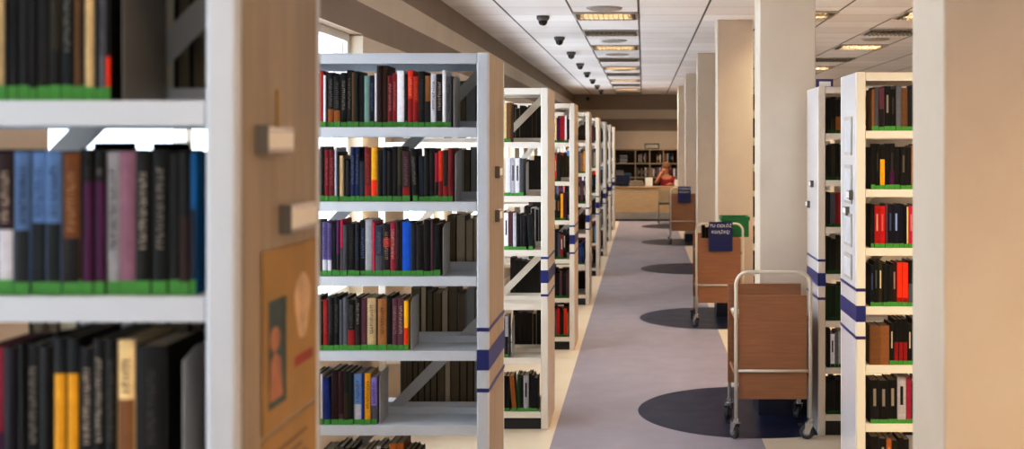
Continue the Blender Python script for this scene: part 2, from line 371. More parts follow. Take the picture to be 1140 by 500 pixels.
def book(x, yf, z, w, h, d, a, lo=None, pc=0, title=None, lean=0, nolabel=False, detail=2, face=1, label='', group='', rearface=False):
    """x = left edge, yf = spine plane, face=1 spine towards the camera (-y); rearface=True: only the page edges look at the camera"""
    global NIND
    col = PAL[a][1]; rnd = random.Random(int(x*9973+z*811+yf*13)); col = shade(col, rnd.uniform(.88, 1.12))
    if AS_STUFF:
        ya, yb = (yf, yf+d) if face > 0 else (yf-d, yf)
        STUFF.box(x, x+w, ya, yb, z, z+h, col)
        if face < 0: STUFF.box(x+.003, x+w-.003, ya-.001, ya, z+.004, z+h-.005, (88, 76, 60))  # far-side page edges coloured dark for the shade between shelves
        else:
            if lo: STUFF.box(x, x+w, ya-.0008, ya, z, z+h*pc, PAL[lo][1])
            if not nolabel: STUFF.box(x+.001, x+w-.001, ya-.002, ya, z, z+.021, (62, 142, 46))
            if title: STUFF.box(x+w*.35, x+w*.65, ya-.001, ya, z+h*.45, z+h*.8, shade(TITLECOL.get(a, (200, 195, 185)), .6))
        return None
    NIND += 1
    b = MB(); t = .0022
    b.box(0, t, .002, d, 0, h, shade(col, .95)); b.box(w-t, w, .002, d, 0, h, shade(col, .95))
    zs = [0]; cs = []
    if lo: zs.append(pc*h); cs.append(PAL[lo][1])
    if title == '%':
        zs += [.55*h, .72*h]; cs += [col, shade(PAL[rnd.choice('woyrl')][1], .9)]
    zs.append(h); cs.append(col)
    xs = [0, w*.2, w*.5, w*.8, w]; ys = [.0025, .0006, 0, .0006, .0025]
    for i in range(len(zs)-1):
        for j in range(4):
            b.poly([(xs[j], ys[j], zs[i]), (xs[j+1], ys[j+1], zs[i]), (xs[j+1], ys[j+1], zs[i+1]), (xs[j], ys[j], zs[i+1])], cs[i])
    rz = 0; loc = (x, yf, z)
    if face < 0: rz = PI; loc = (x+w, yf, z)
    ob = b.build('book', M_COVER, loc=loc)
    ob.rotation_euler = (0, math.radians(-lean) if face > 0 else math.radians(lean), rz)
    tag(ob, label, 'book', group)
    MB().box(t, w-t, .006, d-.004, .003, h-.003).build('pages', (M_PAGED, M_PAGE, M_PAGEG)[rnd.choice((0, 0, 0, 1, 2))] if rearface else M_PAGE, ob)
    if face > 0 and not rearface:
        if not nolabel:
            hh = rnd.uniform(.019, .024)
            MB().box(w*.02, w*.98, -.0008, .003, .0006, hh).build('spine_label', M_GREEN, ob)['label'] = 'green spine label'
        if title and detail >= 1:
            tcol = TITLECOL.get(a, (232, 224, 210)); f_ = rnd.uniform(.45, 1); tcol = tuple(col[q]+(tcol[q]-col[q])*f_ for q in range(3)); tb = MB()
            if detail == 2:
                z0, z1 = (.32*h, .85*h) if not lo else (max(.32, pc+.05)*h, .88*h)
                zz = z0; wd = min(w*.42, .011)
                while zz < z1:
                    s_ = rnd.uniform(.003, .007)
                    if True:
                        kx = rnd.choice((0, 1, 2))
                        tb.box(w/2-wd/2, w/2+wd/2, -.0006, .001, zz, zz+s_*.38, tcol)
                        if kx: tb.box(w/2-wd/2 if kx == 1 else w/2+wd/2-.0022, w/2-wd/2+.0022 if kx == 1 else w/2+wd/2, -.0006, .001, zz, zz+s_, tcol)
                    zz += s_+.0022
            else:
                tb.box(w*.34, w*.66, -.0006, .001, .4*h, .8*h, tcol)
            tb.build('title', M_TITLE, ob)
    return ob
def row_labels(n, desc_list, shelf, unit, end='right'):
    return ['%s book, %s from %s on %s shelf of the %s' % (d, ORD[n-i], end, shelf, unit) for i, d in enumerate(desc_list)]
def book_row(spec, u0, Z, ztop, unit, shelf, defh=.22, depth=.15, detail=2, yoff=.018, group=None, anchor='left', dirn='right'):
    """spec tokens, widths in photo pixels at depth Z; u0 left end"""
    pxm = F/(Z+yoff+.002); toks = [parse(t) for t in spec.split()]
    x = (u0-716)/pxm; n = len(toks)
    rnd = random.Random(len(spec)*31+int(ztop*100))
    for i, (w_, a, lo, pc, ti, hf, le, nl) in enumerate(toks):
        w = w_/pxm
        h = defh*(hf if hf else rnd.uniform(.92, 1.04))
        nm = PAL[a][0]
        if lo: nm += ' and '+PAL[lo][0]
        if ti == '*': nm += ' titled'
        if dirn == 'right': lab = '%s book, %s from right, %s shelf, %s' % (nm, ORD[n-i], shelf, unit)
        else: lab = '%s book, %s from left, %s shelf, %s' % (nm, ORD[i+1], shelf, unit)
        bw = w-.0006
        if le:
            s_ = math.sin(math.radians(abs(le)))*h
            if le > 0: xx = x+s_          # top leans left
            else: xx = x
            zlift = 0 if le > 0 else 0
            ob = book(xx, Z+yoff, ztop+(bw*math.sin(math.radians(abs(le))) if le < 0 else 0)+.0003, bw, h, depth*rnd.uniform(.94, 1), a, lo, pc, ti, 0, nl, detail, 1, lab, group)
            ob.rotation_euler.y = math.radians(-le)
            x += w+s_*(1.0)+.001
        else:
            yo = rnd.uniform(0, .006)
            book(x, Z+yoff+yo, ztop+.0003, bw, h, depth*rnd.uniform(.94, 1), a, lo, pc, ti, 0, nl, detail, 1, lab, group)
            x += w
    return x
def rear_row(x_right, n, yface, ztop, unit, shelf, seed, group, defh=.21):
    """books of the far side of a double unit: their page edges face the camera"""
    rnd = random.Random(seed); x = x_right
    for i in range(n):
        w = rnd.uniform(.022, .042); a = rnd.choice('kkUuGtnudOUwe')
        x -= w
        book(x, yface, ztop+.0003, w-.0008, defh*rnd.uniform(.88, 1.05), .15, a, face=-1, rearface=True,
             label='%s book, page edges showing, %s from right, %s shelf, rear of %s' % (PAL[a][0], ORD[i+1], shelf, unit), group=group)
def stuff_row(x0, x1, yf, ztop, seed, defh=.23, face=1, pal='kknndrcowegUuDpbkvGtlyk'):
    rnd = random.Random(seed); x = x0
    while x < x1-.012:
        w = min(rnd.uniform(.018, .042), x1-x); h = defh*rnd.uniform(.85, 1.04); c = shade(PAL[rnd.choice(pal)][1], rnd.uniform(.85, 1.1)); d = .14
        if face > 0:
            STUFF.box(x, x+w-.001, yf, yf+d, ztop, ztop+h, c); STUFF.box(x+.001, x+w-.002, yf-.001, yf, ztop, ztop+.021, (70, 160, 46))
            if rnd.random() < .5: STUFF.box(x+w*.3, x+w*.65, yf-.001, yf, ztop+h*.4, ztop+h*.8, rnd.choice([(220, 215, 205), (200, 150, 60), (120, 160, 200)]))
        else:
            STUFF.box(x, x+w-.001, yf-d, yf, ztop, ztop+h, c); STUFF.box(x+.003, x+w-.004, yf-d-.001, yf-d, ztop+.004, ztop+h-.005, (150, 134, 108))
        x += w

# ------------------------------------------------------------------ bookcases
def bookcase(x0, x1, y0, d, nsh, label, side, frame, aisle=1, holders=(), sleeves=False):
    """aisle=1: aisle on the +x end, -1: on the -x end. origin at floor"""
    r = empty('bookcase', ((x0+x1)/2, y0+d/2, 0), label, 'bookcase', 'double-sided library bookcases')
    ox, oy = (x0+x1)/2, y0+d/2
    X0, X1, Y0, Y1 = x0-ox, x1-ox, -d/2, d/2; H = 2.2; pw = .047
    zs = [1.905-.295*k for k in range(7)] if nsh == 7 else [1.85-.347*k for k in range(6)]
    for sx0, sx1 in ((X0, X0+pw), (X1-pw, X1)):
        MB().box(sx0, sx1, Y0, Y0+.03, 0, H).build('post', frame, r, bevel=.006)
        MB().box(sx0, sx1, Y1-.03, Y1, 0, H).build('post', frame, r, bevel=.006)
        MB().box(sx0+.004, sx1-.0005, Y0+.0305, Y1-.0305, .01, H-.002).build('end_panel', side, r) if aisle > 0 else \
            MB().box(sx0+.0005, sx1-.004, Y0+.0305, Y1-.0305, .01, H-.002).build('end_panel', side, r)
    # top cover with lips
    xa, xb = X0+pw+.0005, X1-pw-.0005
    MB().box(xa, xb, Y0+.001, Y1-.001, H-.008, H-.002).box(xa, xb, Y0+.001, Y0+.012, H-.044, H-.0085).box(xa, xb, Y1-.012, Y1-.001, H-.044, H-.0085).build('top_cover', frame, r)
    sd = .215
    for z in zs:
        MB().box(xa, xb, Y0+.002, Y0+.012, z-.038, z).box(xa, xb, Y0+.012, Y0+sd, z-.008, z).box(xa, xb, Y0+sd-.006, Y0+sd, z, z+.028).build('shelf', frame, r)
        MB().box(xa, xb, Y1-.012, Y1-.002, z-.038, z).box(xa, xb, Y1-sd, Y1-.012, z-.008, z).box(xa, xb, Y1-sd, Y1-sd+.006, z, z+.028).build('shelf', frame, r)
    for zt in (2.15, 1.12):
        dz = min(zt-.06, 1.0); L = xb-xa-.01; dx = L*dz/1.0; t = .022
        a = Vector((xb-.004, 0, zt)); q = Vector((xb-.004-dx, 0, zt-dz)); dd = (a-q).normalized(); nn = Vector((-dd.z, 0, dd.x))*t
        MB().prism([((a+nn).x, (a+nn).z), ((q+nn).x, (q+nn).z), ((q-nn).x, (q-nn).z), ((a-nn).x, (a-nn).z)], 1, -.0015, .0015).build('brace', M_GREYST if frame is M_WHITE else M_CREAM, r)
    MB().box(xa, xb, Y0+.03, Y0+.04, .0, zs[-1]-.04).box(xa, xb, Y1-.04, Y1-.03, .0, zs[-1]-.04).build('plinth', M_PLINTH, r)
    # navy stripes wrapping post and end panel
    for za, zb in ((1.098, 1.113), (.945, 1.026), (.858, .873)):
        e = .0012
        if aisle > 0: MB().box(X1-pw, X1+e, Y0-e, Y0-.0002, za, zb).box(X1+.0002, X1+e, Y0-.0002, Y1, za, zb).build('stripe', M_NAVY, r)
        else: MB().box(X0-e, X0+pw, Y0-e, Y0-.0002, za, zb).box(X0-e, X0-.0002, Y0-.0002, Y1, za, zb).build('stripe', M_NAVY, r)
    for (dy, z, hw, hh) in holders:
        s_ = 1 if aisle > 0 else -1; X = X1 if aisle > 0 else X0
        xs_ = sorted((X+s_*.0005, X+s_*.016))
        h = MB().box(xs_[0], xs_[1], Y0+dy, Y0+dy+hw, z, z+hh).build('label_holder', M_CLEAR, r, bevel=.003); h['label'] = 'small metal-edged card holder'
        xs_ = sorted((X+s_*.0163, X+s_*.0175))
        MB().box(xs_[0], xs_[1], Y0+dy+.01, Y0+dy+hw-.01, z+.008, z+hh-.008).build('card', M_PAPER, h)
        xs_ = sorted((X+s_*.0005, X+s_*.02))
        MB().box(xs_[0], xs_[1], Y0+dy-.003, Y0+dy-.0005, z-.002, z+hh+.002).build('clip', M_DARKST, h)
    if sleeves:
        for k, (z, hh) in enumerate(((1.78, .2), (1.53, .2), (1.31, .17), (1.14, .13))):
            MB().box(X0-.006, X0-.0015, Y0+.12, Y0+.33, z, z+hh).build('plastic_sleeve', M_CLEAR, r, bevel=.001)
            MB().box(X0-.0072, X0-.0062, Y0+.14, Y0+.31, z+.015, z+hh-.02).build('sheet', mat('grey_sheet', (196, 198, 204), .5, noise=.12, nscale=18), r)
    return r, zs
XA0, XA1 = -1.70, -.61
LU = []
names = ['tall grey-white bookcase nearest the camera, cut by left edge', 'grey-white bookcase with beige end panel, second on the left', 'cream bookcase standing third on the left of the aisle',
         'cream bookcase standing fourth on the left of the aisle', 'cream bookcase standing fifth on the left of the aisle', 'cream bookcase standing sixth on the left of the aisle',
         'cream bookcase standing seventh on the left of the aisle', 'cream bookcase standing eighth on the left of the aisle', 'last cream bookcase on the left, nearest the reception desk']
yu = [1.75, 4.61, 7.5, 10.4, 13.3, 16.2, 19.1, 22.0, 24.9]
du = [.46, .52, .56, .56, .56, .56, .56, .56, .56]
for k in range(9):
    frame, side = (M_WHITE, M_WOOD_SIDE) if k < 2 else (M_CREAM, M_CREAM_SIDE)
    hold = ()
    if k == 0: hold = ((.09, 1.825, .15, .042), (.21, 1.69, .17, .045))
    if k == 1: hold = ((.2, 1.7, .12, .045), (.2, 1.52, .12, .045))
    r, zs = bookcase(XA0, XA1, yu[k], du[k], 7 if k < 2 else 6, names[k], side, frame, 1, hold)
    LU.append((r, zs))
S7 = LU[0][1]; S6 = LU[2][1]
R1, _ = bookcase(1.07, 2.13, 5.86, .47, 7, 'glossy white-ended bookcase on the right, beside the near column', M_GLOSS_SIDE, M_CREAM, -1,
                 ((.1, 1.555, .1, .045), (.2, 1.47, .12, .04)), True)
R2, _ = bookcase(1.10, 2.13, 7.34, .5, 7, 'white-ended bookcase right of the aisle, behind the nearest trolley', M_GLOSS_SIDE, M_CREAM, -1, ((.2, 1.56, .1, .04), (.36, 1.42, .1, .04)))
R5, _ = bookcase(1.085, 2.13, 13.0, .5, 7, 'distant white bookcase glimpsed between two columns', M_GLOSS_SIDE, M_CREAM, -1, ((.1, 1.7, .1, .04),))

# small slot on near bookcase end
o = MB().box(XA1+.0005, XA1+.003, 1.75+.19, 1.75+.2, 1.86, 1.93).build('panel_mark', mat('brass_slot', (170, 140, 70), .4, noise=.05)); o.parent = LU[0][0]; o.matrix_parent_inverse = Matrix.Translation(-Vector(LU[0][0].location))
bpy.context.view_layer.update()

# --- nearest left bookcase (Z 1.75)
U0 = 'nearest left bookcase'; g0 = 'books on the nearest left bookcase'
book_row('14k 14e~106 3k 12k~108 12G~112 8k 15k/U40~110 12O/k35~104 14d~112* 1k 8t~104 4k 11e~107 5k 7g~104* 6k/o30~106', -23, 1.75, S7[0], U0, 'top', .21, .15, group=g0)
book_row('16d~98 19m/w46*~96 18l/G45*~97 18l/d50*~97 18l/d50*~97 20h/U40*~96 3k 12k/p78*~98 1k 12k/p78*~98 15w*~97 19x~97 17k*~98 2D 17k*~98 13G~96 11k/u55~97 7C/s60~96', -20, 1.75, S7[1], U0, 'second', .225, .15, group=g0)
book_row('12k~96 11i/p40~96 14P~96 3k 7k~98 16k*~98 13k~97 3k 14d/y76~103 14d/y76~103 16P*~96 13k*~102 13k*~102 20e/t60*~101 35K*~97', -19, 1.75, S7[2], U0, 'third', .225, .15, group=g0)

def bookend(u, Z, ztop, where, h=.2, dark=False, yoff=.02, dep=.16):
    x = (u-716)*Z/F
    o = MB().prism([(0, 0), (dep, 0), (dep, h), (.05, h), (0.0, h*.93)], 0, 0, .0015).build('bookend', M_DARKST if dark else M_GREYST, loc=(x+.002, Z+yoff, ztop+.0001))
    return tag(o, 'grey steel bookend closing the %s' % where, 'bookend', 'grey steel bookends')
bookend(128, 1.75, S7[0], 'top shelf books of the nearest left bookcase', .24, True)
bookend(196, 1.75, S7[2], 'third shelf books of the nearest left bookcase', .21)

g0r = 'far-side books of the nearest left bookcase'
for i, (n, nm, hh) in enumerate(((6, 'top', .25), (9, 'second', .19), (13, 'third', .25))):
    rear_row(-.662, n, 1.75+.46-.012, S7[i], U0, nm, 90+i, g0r, hh)

# --- second left bookcase (Z 4.61)
U1 = 'second left bookcase'; g1 = 'books on the second left bookcase'
def lrow(spec, uend, Z, z, unit, shelf, **k):
    tot = 0
    for t in spec.split():
        w_, a, lo, pc, ti, hf, le, nl = parse(t); tot += w_
        if le: tot += math.sin(math.radians(abs(le)))*k.get('defh', .22)*(hf or 1.0)*F/Z + .3
    return book_row(spec, uend-tot, Z, z, unit, shelf, **k)
lrow('5n 6k 5t 6r 5k 5r 5r 3w 1.5k 7k/h33* 7.5k/h33* 7k* 5.5k* 3t~100 5k 6k 6q 5n* 3w 6u~112 6u~112 5.5c* 5c* 8w~103 4k 6o/r50* 6o/r50* 7d* 6.5t/G50 6w* 7P* 4w~104 6g*', 502.5, 4.61, S7[0], U1, 'top', defh=.218, group=g1)
lrow('5k 6n 5k 5c* 6c* 3w~100 2s~92 5e~85 3U~78 5k~76 5b~101* 5b~101* 5.5s~75 7.5r/r30* 7y/o40~100 6k 5n 5.5k 6k 5O/U30 9v/r28* 6k*~98^3 6s~84 6k~99 6k~98 4i/k40~90 5o/c40 6u/r30 5.5c~99', 504.5, 4.61, S7[1], U1, 'second', defh=.215, group=g1)
lrow('5k 5m 5P 6L/w30* 5L/w30* 5n 4p/d40 3i/g50 5g 9K*~97 5n* 6n* 8w~104 3i~100 9s/g40* 8m%~97 6i~100* 5m* 2k 10B~100 6n~98 8U 8k 3v 8k/d70~96', 490.5, 4.61, S7[2], U1, 'third', defh=.215, group=g1)
o = lrow('6m 5k 6r*~97 6k* 6k* 4g 5g 9k/r40* 6k/m45* 7v 10e*~100 2G 10t*~98 6k 6.5v* 6.5v* 5y/o45', 454.5, 4.61, S7[3], U1, 'fourth', defh=.208, group=g1)
lrow('5w 6k 3w~96 7b~90^2 8m~104 6m/v20~102 6D/O60~102 5d~100 9l/w40* 3b 7y~98* 7L/g40*~90', 419.5, 4.61, S7[4], U1, 'fifth', defh=.208, group=g1)
lrow('6k 7w 5k 6g* 7k* 5k 6v* 7w 6k* 6k 5w 8k*', 432, 4.61, S7[5], U1, 'sixth', defh=.2, group=g1)
book_row('8h~110! 8h~110! 6k/r30~95 5d~95 6k~92', 433, 4.61, S7[5], U1, 'sixth right group', defh=.2, group=g1)
for u, z, nm in ((503.3, 0, 'top'), (491.5, 2, 'third'), (455.5, 3, 'fourth'), (420.5, 4, 'fifth')):
    bookend(u, 4.61, S7[z], '%s shelf books of the second left bookcase' % nm, .205)
bookend(505.2, 4.61, S7[1], 'second shelf books of the second left bookcase', .2)
g1r = 'far-side books of the second left bookcase'
for i, (n, nm) in enumerate(((6, 'top'), (6, 'second'), (7, 'third'), (9, 'fourth'), (12, 'fifth'))):
    rear_row(-.68, n, 4.61+.52-.02, S7[i], U1, nm, 50+i, g1r)

# --- third left bookcase (Z 7.5) : pixels 563..603
U2 = 'third left bookcase'; g2 = 'books on the third left bookcase'
book_row('5t 5e 5t~98', 554, 7.5, S6[0], U2, 'top', defh=.26, detail=1, group=g2)
book_row('6e 6w 5w* 5w* 5g', 556.5, 7.5, S6[1], U2, 'second', defh=.25, detail=1, group=g2)
book_row('5m 5w* 5v 4w 4k 3G 4P 5d^4', 556, 7.5, S6[2], U2, 'third', defh=.24, detail=1, group=g2)
book_row('5k 4w/k50', 557, 7.5, S6[4], U2, 'fifth', defh=.26, detail=1, group=g2)
book_row('5k* 4k 5h^5~96 3N 4k 6w* 3k 3P~97 4k~90', 558, 7.5, S6[5], U2, 'lowest', defh=.24, detail=1, group=g2)
bookend(585, 7.5, S6[1], 'second shelf books of the third left bookcase', .22)
bookend(590, 7.5, S6[2], 'third shelf books of the third left bookcase', .22)
bookend(569, 7.5, S6[4], 'fifth shelf books of the third left bookcase', .25)
AS_STUFF = True
g2r = 'far-side books of the third left bookcase'
for i, (n, nm) in enumerate(((7, 'top'), (4, 'second'), (4, 'third'), (7, 'fourth'), (6, 'fifth'))):
    rear_row(-.68, n, 7.5+.56-.02, S6[i], U2, nm, 70+i, g2r, .25)

AS_STUFF = False
# --- right bookcases
U3 = 'near right bookcase'; g3 = 'books on the near right bookcase'
R = dict(defh=.225, group=g3, dirn='left', detail=1)
book_row('3t 5g~98 6v/G50 7K* 6K* 6g 7t~96 6G 6k 5n', 970.5, 5.86, S7[0], U3, 'top', **R)
book_row('5k 5k* 6U/y70 5k 6k/p40* 6k 7k* 5U 4t 6k 6k', 969.5, 5.86, S7[1], U3, 'second', **R)
book_row('4k 6r* 6r* 3v 6n* 7n* 5n 3k 2e~92 6i* 6i* 5k', 969.5, 5.86, S7[2], U3, 'third', **R)
book_row('4n* 5d* 5O* 5d 5D 6m/u50* 6o/r20~98 6o/r20~98 6D/g50 6k 5k', 969, 5.86, S7[3], U3, 'fourth', **R)
book_row('11t~88! 11t~88! 5k* 5k/r50~102 5k/r50~102 5k/r50~102 5k* 6k 6k', 968.5, 5.86, S7[4], U3, 'fifth', **R)
book_row('10K*~97 10K*~96 10K*~98 10w*~104 6i~103 5k 5g', 969, 5.86, S7[5], U3, 'sixth', **R)
book_row('10U 8k* 6h* 7D* 6k 6k', 969, 5.86, S7[6], U3, 'lowest', **R)
AS_STUFF = True
U4 = 'right bookcase behind the nearest trolley'; g4 = 'books on the right bookcase behind the trolley'
R = dict(defh=.225, group=g4, dirn='left', detail=1)
book_row('5k 5k/O40 5K/h50 5d', 920.5, 7.34, S7[0], U4, 'top', **R)
book_row('5k 4O 5k 5D', 920.5, 7.34, S7[1], U4, 'second', **R)
book_row('4k 5g 4r* 4r 4U', 920.5, 7.34, S7[2], U4, 'third', **R)
book_row('5D 5k 4O 5k', 920.5, 7.34, S7[3], U4, 'fourth', **R)
book_row('5N~98 5D 5N 5k', 920.5, 7.34, S7[4], U4, 'fifth', **R)
book_row('4n~108! 5w* 4g 5w', 920.5, 7.34, S7[5], U4, 'sixth', **R)
book_row('5k 5U 5k 4D', 920.5, 7.34, S7[6], U4, 'lowest', **R)

AS_STUFF = False
# --- everything further away: one object
for k in range(3, 9):
    Z = yu[k]; x1 = -.662
    for i, z in enumerate(S6):
        rnd = random.Random(k*17+i); xe = x1-rnd.choice((0, .02, .08, .14)) if k < 6 else x1-.02
        stuff_row(x1-.36, xe, Z+.02, z+.0003, k*31+i, .25)
        stuff_row(x1-.3, x1-.01, Z+.54, z+.0003, k*37+i+500, .24, face=-1, pal='kUuGtO')
for i, z in enumerate(S7): stuff_row(1.14, 1.5, 13.02, z+.0003, 900+i, .22)
print('individual books', NIND)

# ------------------------------------------------------------------ posters on near bookcase end
def poster(y0, y1, z0, z1, label, seed, kind):
    X = XA1+.0014
    o = MB().box(0, .0008, 0, y1-y0, 0, z1-z0).build('poster', mat('poster_ochre', (166, 130, 66), .6, noise=.08, nscale=12), loc=(X, y0, z0))
    tag(o, label, 'poster'); W, Hh = y1-y0, z1-z0
    if kind == 0:
        MB().box(.0009, .0014, .03*W/.3, .40*W, .12*Hh, .72*Hh).build('photo_print', mat('poster_teal', (56, 74, 72), .6, noise=.35, nscale=22), o)
        b = MB()
        b.prism([(W*.2+W*.09*math.cos(t), Hh*.5+Hh*.07*math.sin(t)) for t in [k*PI/8 for k in range(16)]], 0, .0015, .0019)
        b.prism([(W*.1, Hh*.16), (W*.34, Hh*.16), (W*.3, Hh*.38), (W*.2, Hh*.43), (W*.13, Hh*.38)], 0, .0015, .0019)
        b.build('portrait', mat('poster_skin', (176, 120, 84), .6, noise=.2, nscale=30), o)
        MB().prism([(W*.72+W*.15*math.cos(t)*(1+.2*math.sin(3*t)), Hh*.62+Hh*.2*math.sin(t)) for t in [k*PI/8 for k in range(16)]], 0, .0009, .0013).build('drawing', mat('poster_pale', (205, 176, 140), .6, noise=.25, nscale=25), o)
        MB().box(.0009, .0014, W*.56, W*.92, Hh*.27, Hh*.33).build('red_caption', mat('poster_red', (150, 52, 30), .6, noise=.2), o)
    else:
        b = MB()
        for k in range(4): b.box(.0009, .0014, W*.2, W*(.8-.1*(k % 2)), Hh*(.9-.06*k)-.006, Hh*(.9-.06*k))
        b.build('text_lines', mat('poster_ink', (120, 80, 34), .6, noise=.1), o)
        for px in (.3, .72):
            b = MB(); b.prism([(W*px+W*.1*math.cos(t), Hh*.52+Hh*.07*math.sin(t)) for t in [k*PI/8 for k in range(16)]], 0, .0009, .0014)
            b.prism([(W*px-W*.17, Hh*.05), (W*px+W*.17, Hh*.05), (W*px+W*.13, Hh*.38), (W*px, Hh*.45), (W*px-W*.13, Hh*.38)], 0, .0009, .0014)
            b.build('figure_print', mat('poster_fig', (84, 56, 36), .6, noise=.3, nscale=20), o)
    return o
poster(1.865, 2.17, 1.37, 1.665, 'ochre poster with dark portrait print on nearest bookcase end, the upper one', 1, 0)
poster(1.865, 2.17, 1.05, 1.362, 'deep yellow poster with two dark figures on nearest bookcase end, the lower one', 2, 1)

# sign on top of R2
o = empty('shelf_sign', (1.16, 7.5, 2.2), 'small white card in a purple frame on top of right bookcase', 'sign')
MB().box(-.05, .06, 0, .006, 0, .055).build('frame', mat('purple_frame', (70, 50, 110), .4, noise=.05), o); MB().box(-.03, .045, -.001, -.0002, .008, .04).build('card', M_PAPER, o)

# ------------------------------------------------------------------ trolleys
def rounded(x0, x1, z0, z1, r, n=7):
    pts = [(x0, 0, z0)]
    for k in range(n+1): a = PI-PI/2*k/n; pts.append((x0+r+r*math.cos(a), 0, z1-r+r*math.sin(a)))
    for k in range(n+1): a = PI/2-PI/2*k/n; pts.append((x1-r+r*math.cos(a), 0, z1-r+r*math.sin(a)))
    pts.append((x1, 0, z0)); return pts
def make_caster(parent, x, y, ang):
    c = bpy.data.objects.new('caster', None); C.objects.link(c); c.parent = parent; c.location = (x, y, 0); c.rotation_euler.z = ang; c.empty_display_size = .03
    off = .022
    MB().cyl((-.013, off, .045), .045, .026, ax=0, n=28).build('tyre', M_TYRE, c, bevel=.003)
    MB().cyl((-.016, off, .045), .024, .032, ax=0, n=20).build('hub', M_HUBC, c)
    MB().prism([(-.02, .1), (.03, .1), (off+.014, .035), (off-.014, .035)], 0, -.022, -.018).prism([(-.02, .1), (.03, .1), (off+.014, .035), (off-.014, .035)], 0, .018, .022).box(-.022, .022, -.02, .03, .1, .105).build('fork', M_CHROME, c)
    MB().cyl((0, 0, .105), .018, .028, n=16).build('swivel', M_CHROME, c)
    MB().box(-.014, .014, .05, .075, .085, .1).build('brake', M_BLACK, c)
def make_trolley():
    r = empty('book_trolley', (0, 0, 0), '', 'trolley', 'wooden book trolleys in the aisle')
    W, D = .485, .56; x0, x1 = -W/2, W/2
    MB().tube(rounded(x0+.011, x1-.011, .133, 1.04, .075), .0115).build('handle_frame', M_TUBE, r, smooth=True)
    MB().tube([(x0+.022, -.001, .425), (x1-.022, -.001, .425)], .009).build('crossbar', M_TUBE, r, smooth=True)
    for x in (x0+.011, x1-.011):
        MB().tube([(x, D, .133), (x, D, .62)], .0115).build('leg', M_TUBE, r, smooth=True)
    MB().box(x0+.03, x1-.03, .013, .031, .245, .893).build('end_board', M_TROLLEY, r, bevel=.002)
    MB().box(x0-.002, x1+.002, D-.031, D-.0125, .245, .905).build('end_board', M_TROLLEY, r, bevel=.002)
    for z in (.66, .30):
        for s in (-1, 1):   # tilted shelves leaning to the middle divider, with back lip
            pts = [(s*.235, z+.075), (s*.01, z), (s*.01, z+.016), (s*.228, z+.092)]
            MB().prism(pts, 1, .0315, D-.0315).build('shelf', M_TROLLEY, r)
    MB().box(-.008, .008, .0315, D-.0315, .26, .70).build('divider', M_TROLLEY, r)
    for x in (x0+.011, x1-.011):
        for y, a in ((0, .5 if x < 0 else 1.35), (D, 2.7 if x < 0 else .3)): make_caster(r, x, y, a)
    return r
def make_sign(root_loc, label, wd=.235, ht=.29):
    r = empty('hanging_sign', root_loc, label, 'sign')
    MB().box(-wd/2, wd/2, -.004, 0, -ht, 0).box(-wd/2, wd/2, -.004, .03, 0.0003, .003).build('board', M_SIGN, r)
    for i, s in enumerate(('TU ODŁÓŻ', 'KSIĄŻKĘ!')):
        cu = bpy.data.curves.new('lettering', 'FONT'); cu.body = s; cu.size = .042; cu.align_x = 'CENTER'; cu.extrude = .0006; cu.offset = .0004; cu.space_character = 1.05
        tmp = bpy.data.objects.new('tmp', cu); C.objects.link(tmp); bpy.context.view_layer.update()
        me = bpy.data.meshes.new_from_object(tmp.evaluated_get(bpy.context.evaluated_depsgraph_get())); bpy.data.objects.remove(tmp)
        o = bpy.data.objects.new('lettering', me); C.objects.link(o); o.parent = r; o.location = (0, -.0048, -.05-.062*i); o.rotation_euler = (PI/2, 0, 0)
        me.materials.clear(); me.materials.append(M_SIGNTXT)
    return r
tr = make_trolley()
spots = [(.81, 7.27, 'brown wooden book trolley nearest the camera, empty, with white tube handle'), (.765, 11.68, 'middle brown book trolley with sign and green crate'), (.733, 21.3, 'farthest brown book trolley with a sign, before the reception desk')]
TR = []
for k, (x, y, l) in enumerate(spots):
    o = tr if k == 0 else copy_tree(tr); o.location = (x, y, 0); o['label'] = l; TR.append(o)
make_sign((.775, 11.665, 1.055), 'navy sign with white lettering hung on the middle trolley handle')
make_sign((.75, 21.285, 1.055), 'navy sign with white lettering hung on the farthest trolley handle')
# loose things on the trolleys
o = MB().box(0, .09, 0, .13, 0, .01).box(.005, .095, .004, .125, .0102, .018).build('paper_stack', M_PAPER, loc=(.575, 7.5, .775)); tag(o, 'small white booklets lying on the upper shelf of nearest trolley', 'papers')
o.rotation_euler = (0, math.radians(18.5), 0); o.location.z = .757
g = empty('crate', (.93, 11.92, .9), 'green plastic crate on top of the middle trolley', 'crate')
MB().box(-.135, .135, -.15, .15, 0, .008).box(-.135, .135, -.15, -.142, .008, .2).box(-.135, .135, .142, .15, .008, .2).box(-.135, -.127, -.142, .142, .008, .2).box(.127, .135, -.142, .142, .008, .2).build('body', M_CRATE, g)
MB().box(-.145, .145, -.16, -.1505, .165, .2).box(-.145, .145, .1505, .16, .165, .2).box(-.145, -.1355, -.1505, .1505, .165, .2).box(.1355, .145, -.1505, .1505, .165, .2).build('rim', M_CRATE, g)
for i, (w_, h, c, nm) in enumerate(((.03, .235, 'k', 'black'), (.028, .225, 'U', 'dark brown'), (.035, .24, 'n', 'navy'), (.03, .23, 'k', 'black'))):
    o = book(.60+.036*i, 11.9, .775-.012*i, w_, h+.0, .15, c, label='%s book standing on the middle trolley behind its sign, %s from the left' % (nm, ORD[i+1]), group='books on the middle trolley')

